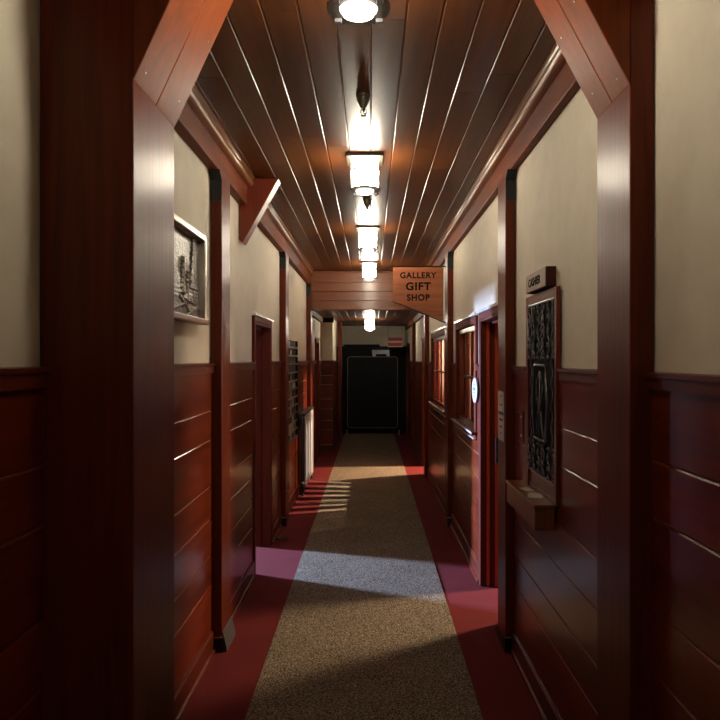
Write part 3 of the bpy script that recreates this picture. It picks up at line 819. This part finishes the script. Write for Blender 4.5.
mb = MB(); mb.tube([(x1-0.02, ya+0.0, 0.12), (x1-0.02, ya-0.05, 0.12), (x1-0.02, ya-0.055, 0.02), (x1-0.02, ya-0.055, 0.0)], 0.013, 10); mb.lathe([(0.02, 0.09), (0.026, 0.1), (0.026, 0.15), (0.014, 0.18)], (x1-0.02, ya-0.05, 0), 14); mb.build('valve', M['dkpaint'], t, smooth=True)

# door stop ring
mb = MB(); cxs, cys = (282-370.8)/180*H, D(180); mb.tube([(cxs+0.04*math.cos(a*math.pi/12), cys+0.04*math.sin(a*math.pi/12), 0.009) for a in range(24)], 0.0075, 8, closed=True)
tag(mb.build('ring_door_stop', M['bronze'], smooth=True), 'small dull metal ring on red carpet by left doorway', 'ring')

# ------------------------------------------------------------------ beyond the header
mb = MB(); mb.box(PL, -0.415*H, 12.75, 14.2, 0, LOWZ)
pier = struct(mb.build('wall_pier', M['plaster']), 'cream wall pier on left beyond the header')
mb = MB()
for a, b in zip(GR, GR[1:]): mb.box(PL, -0.409*H, 12.738, 14.205, Z(-b)+0.003, Z(-a)-0.003)
mb.build('wainscot', M['panel'], pier)
mb = MB(); mb.box(PL, -0.403*H, 12.73, 14.21, Z(-0.047), Z(-0.012)); mb.box(PL, -0.400*H, 12.725, 14.21, 0, Z(-0.93)); mb.build('cap_and_base', M['trimX'], pier, bevel=0.003)
mb = MB(); mb.box(PL, -0.405*H, 12.72, 12.9, LOWZ-0.085, LOWZ-0.002); struct(mb.build('trim_9', M['iron']), 'dark beam end over the left pier')
mb = MB(); mb.box(-0.404*H+0.014, -0.35*H, 14.05, 14.25, 0, LOWZ); tag(mb.build('timber_post', M['post'], bevel=0.005), 'dark timber post at the far corner of the left pier', 'post')
for n, (xw, s) in enumerate(((PL, 1), (PR, -1))):
    mb = MB(); mb.box(xw, xw + s*0.05, YH+0.26, YE, LOWZ-0.09, LOWZ-0.001); struct(mb.build('trim_%d' % (10+n), M['beam']))
# black doors in the end wall
t = struct(MB().box(PL+0.02, PR-0.02, YE-0.05, YE-0.001, 0, Z(0.176)).build('door_6', M['black'], bevel=0.004), 'black doors filling the corridor end')
mb = MB(); mb.box(-0.36*H, 0.46*H, YE-0.13, YE-0.05, Z(0.03), Z(0.165)); mb.build('header', M['black'], t, bevel=0.01)
mb = MB(); mb.box(-0.36*H, 0.12*H, YE-0.16, YE-0.03, Z(0.165), Z(0.2)); mb.build('hood', M['black'], t, bevel=0.01)
# rounded black panel on feet
pY = D(75.5); t = thing('display_panel', 'large black panel with rounded grey outline standing on feet at corridor end', 'panel', (0.03*H, pY, 0))
sp = 75.5
def rrect(px0, px1, py0, py1, r):
    xa, xb, za, zb_ = (px0-370.8)/sp*H, (px1-370.8)/sp*H, Z((359-py1)/sp), Z((359-py0)/sp)
    pts = []
    for cx, cz, a0 in ((xb-r, zb_-r, 0), (xa+r, zb_-r, 90), (xa+r, za+r, 180), (xb-r, za+r, 270)):
        for k in range(7):
            a = math.radians(a0 + 15*k); pts.append((cx + r*math.cos(a), cz + r*math.sin(a)))
    return pts
P = rrect(347.5, 397.5, 356.5, 427.5, 0.07)
mb = MB(); mb.prism(P, 'y', pY, pY+0.05); mb.build('body', M['black'], t)
mb = MB(); mb.tube([(x, pY-0.002, z) for x, z in P], 0.008, 6, closed=True); mb.build('outline', M['greyline'], t)
for px in (347, 399):
    x = (px-370.8)/sp*H
    mb = MB(); mb.box(x-0.014, x+0.014, pY-0.08, pY+0.12, 0.0055, 0.03); mb.box(x-0.010, x+0.010, pY, pY+0.04, 0.03, 0.11); mb.build('foot', M['silver'], t, bevel=0.004)
# emergency light
ey = YE-0.135; t = thing('emergency_light', 'small white emergency light on the black header above the panel', 'emergency light', (0.15*H, ey, Z(0.09)))
xa, xb = (372-370.8)/74*H, (389-370.8)/74*H
mb = MB(); mb.box(xa, xb, ey-0.06, ey, Z(0.07), Z(0.125)); mb.build('housing', M['white'], t, bevel=0.008)
for x in (xa+0.05, xb-0.03):
    mb = MB(); mb.lathe([(0.02, 0.0), (0.04, -0.03), (0.042, -0.07), (0.03, -0.075)], (x, ey-0.05, Z(0.06)), 16, 'y'); mb.build('lamp_head', M['white'], t, smooth=True)
# red hanging sign
sr = 78.0
def rx(p): return (p-370.8)/sr*H
def rz(p): return Z((359-p)/sr)
ry = D(sr)
t = thing('red_sign', 'red and pale two line sign hanging by a thin rod near the far end', 'sign', (rx(395), ry, rz(349)))
mb = MB(); mb.box(rx(387.5), rx(403), ry, ry+0.02, rz(346.8), rz(336.8)); mb.build('board', M['paper'], t, bevel=0.003)
for pa_, pb_ in ((337.4, 340.9), (342.2, 345.9)):
    mb = MB(); mb.box(rx(388), rx(402.6), ry-0.004, ry+0.001, rz(pb_), rz(pa_)); mb.build('stripe', M['redsign'], t)
    mb = MB(); x = rx(389)
    while x < rx(400.5):
        w = random.uniform(0.025, 0.05); mb.box(x, x+w*0.7, ry-0.006, ry-0.003, rz(pb_-0.8), rz(pa_+0.8)); x += w
    mb.build('lettering', M['darkred'], t)
for p in (388, 402): mb = MB(); mb.tube([(rx(p), ry+0.01, rz(337)), (rx(p), ry+0.01, LOWZ)], 0.004, 6); mb.build('rod', M['iron'], t)

# ------------------------------------------------------------------ lights
def light(name, kind, loc, energy, color, **kw):
    l = bpy.data.lights.new(name, kind); l.energy = energy; l.color = color
    for k, v in kw.items(): setattr(l, k, v)
    o = bpy.data.objects.new(name, l); COL.objects.link(o); o.location = loc
    return o
o = light('daylight_left_window', 'AREA', (SRC[0]-0.32, SRC[1], 1.75), 4400, (0.42, 0.58, 1.0), shape='RECTANGLE', size=0.5, size_y=1.5)
o.rotation_euler = Vector((1.0, -0.42, -0.05)).to_track_quat('-Z', 'Y').to_euler()
o = light('room_lamp_right', 'AREA', (3.0, 5.75, 2.25), 170, (1.0, 0.74, 0.50), shape='RECTANGLE', size=1.1, size_y=0.25)
o.rotation_euler = Vector((-1, -0.25, -0.55)).to_track_quat('-Z', 'Z').to_euler()
light('room_lamp_mid', 'POINT', (XR+1.61, 8.65, 2.88), 2000, (1.0, 0.80, 0.62), shadow_soft_size=0.035)
light('room_lamp_far', 'POINT', (XR+1.6, 11.0, 2.3), 1300, (1.0, 0.66, 0.42), shadow_soft_size=0.06)
light('fill_back_corridor', 'POINT', (LX, -0.9, 2.72), 17, LAMP_C, shadow_soft_size=0.08)  # added unseen fill behind the camera, lifts the portal's front faces
w = bpy.data.worlds.new('night'); sc.world = w; w.use_nodes = True
w.node_tree.nodes['Background'].inputs['Color'].default_value = (0.30, 0.28, 0.26, 1)
w.node_tree.nodes['Background'].inputs['Strength'].default_value = 0.0

# ------------------------------------------------------------------ camera and view
cam = bpy.data.cameras.new('camera'); co = bpy.data.objects.new('camera', cam); COL.objects.link(co)
co.location = (0, 0, H); co.rotation_euler = (math.pi/2, 0, 0)
cam.sensor_width = 36; cam.lens = F/720*36; cam.shift_x = -10.8/720; cam.shift_y = -0.001
cam.clip_start = 0.05
sc.camera = co
sc.view_settings.view_transform = 'Standard'; sc.view_settings.look = 'None'
sc.view_settings.gamma = 1.0; sc.view_settings.exposure = 0.0
sc.view_settings.use_curve_mapping = False
cy = sc.cycles
cy.max_bounces = 8; cy.diffuse_bounces = 5; cy.glossy_bounces = 4; cy.transmission_bounces = 6
cy.sample_clamp_indirect = 6.0; cy.use_denoising = True
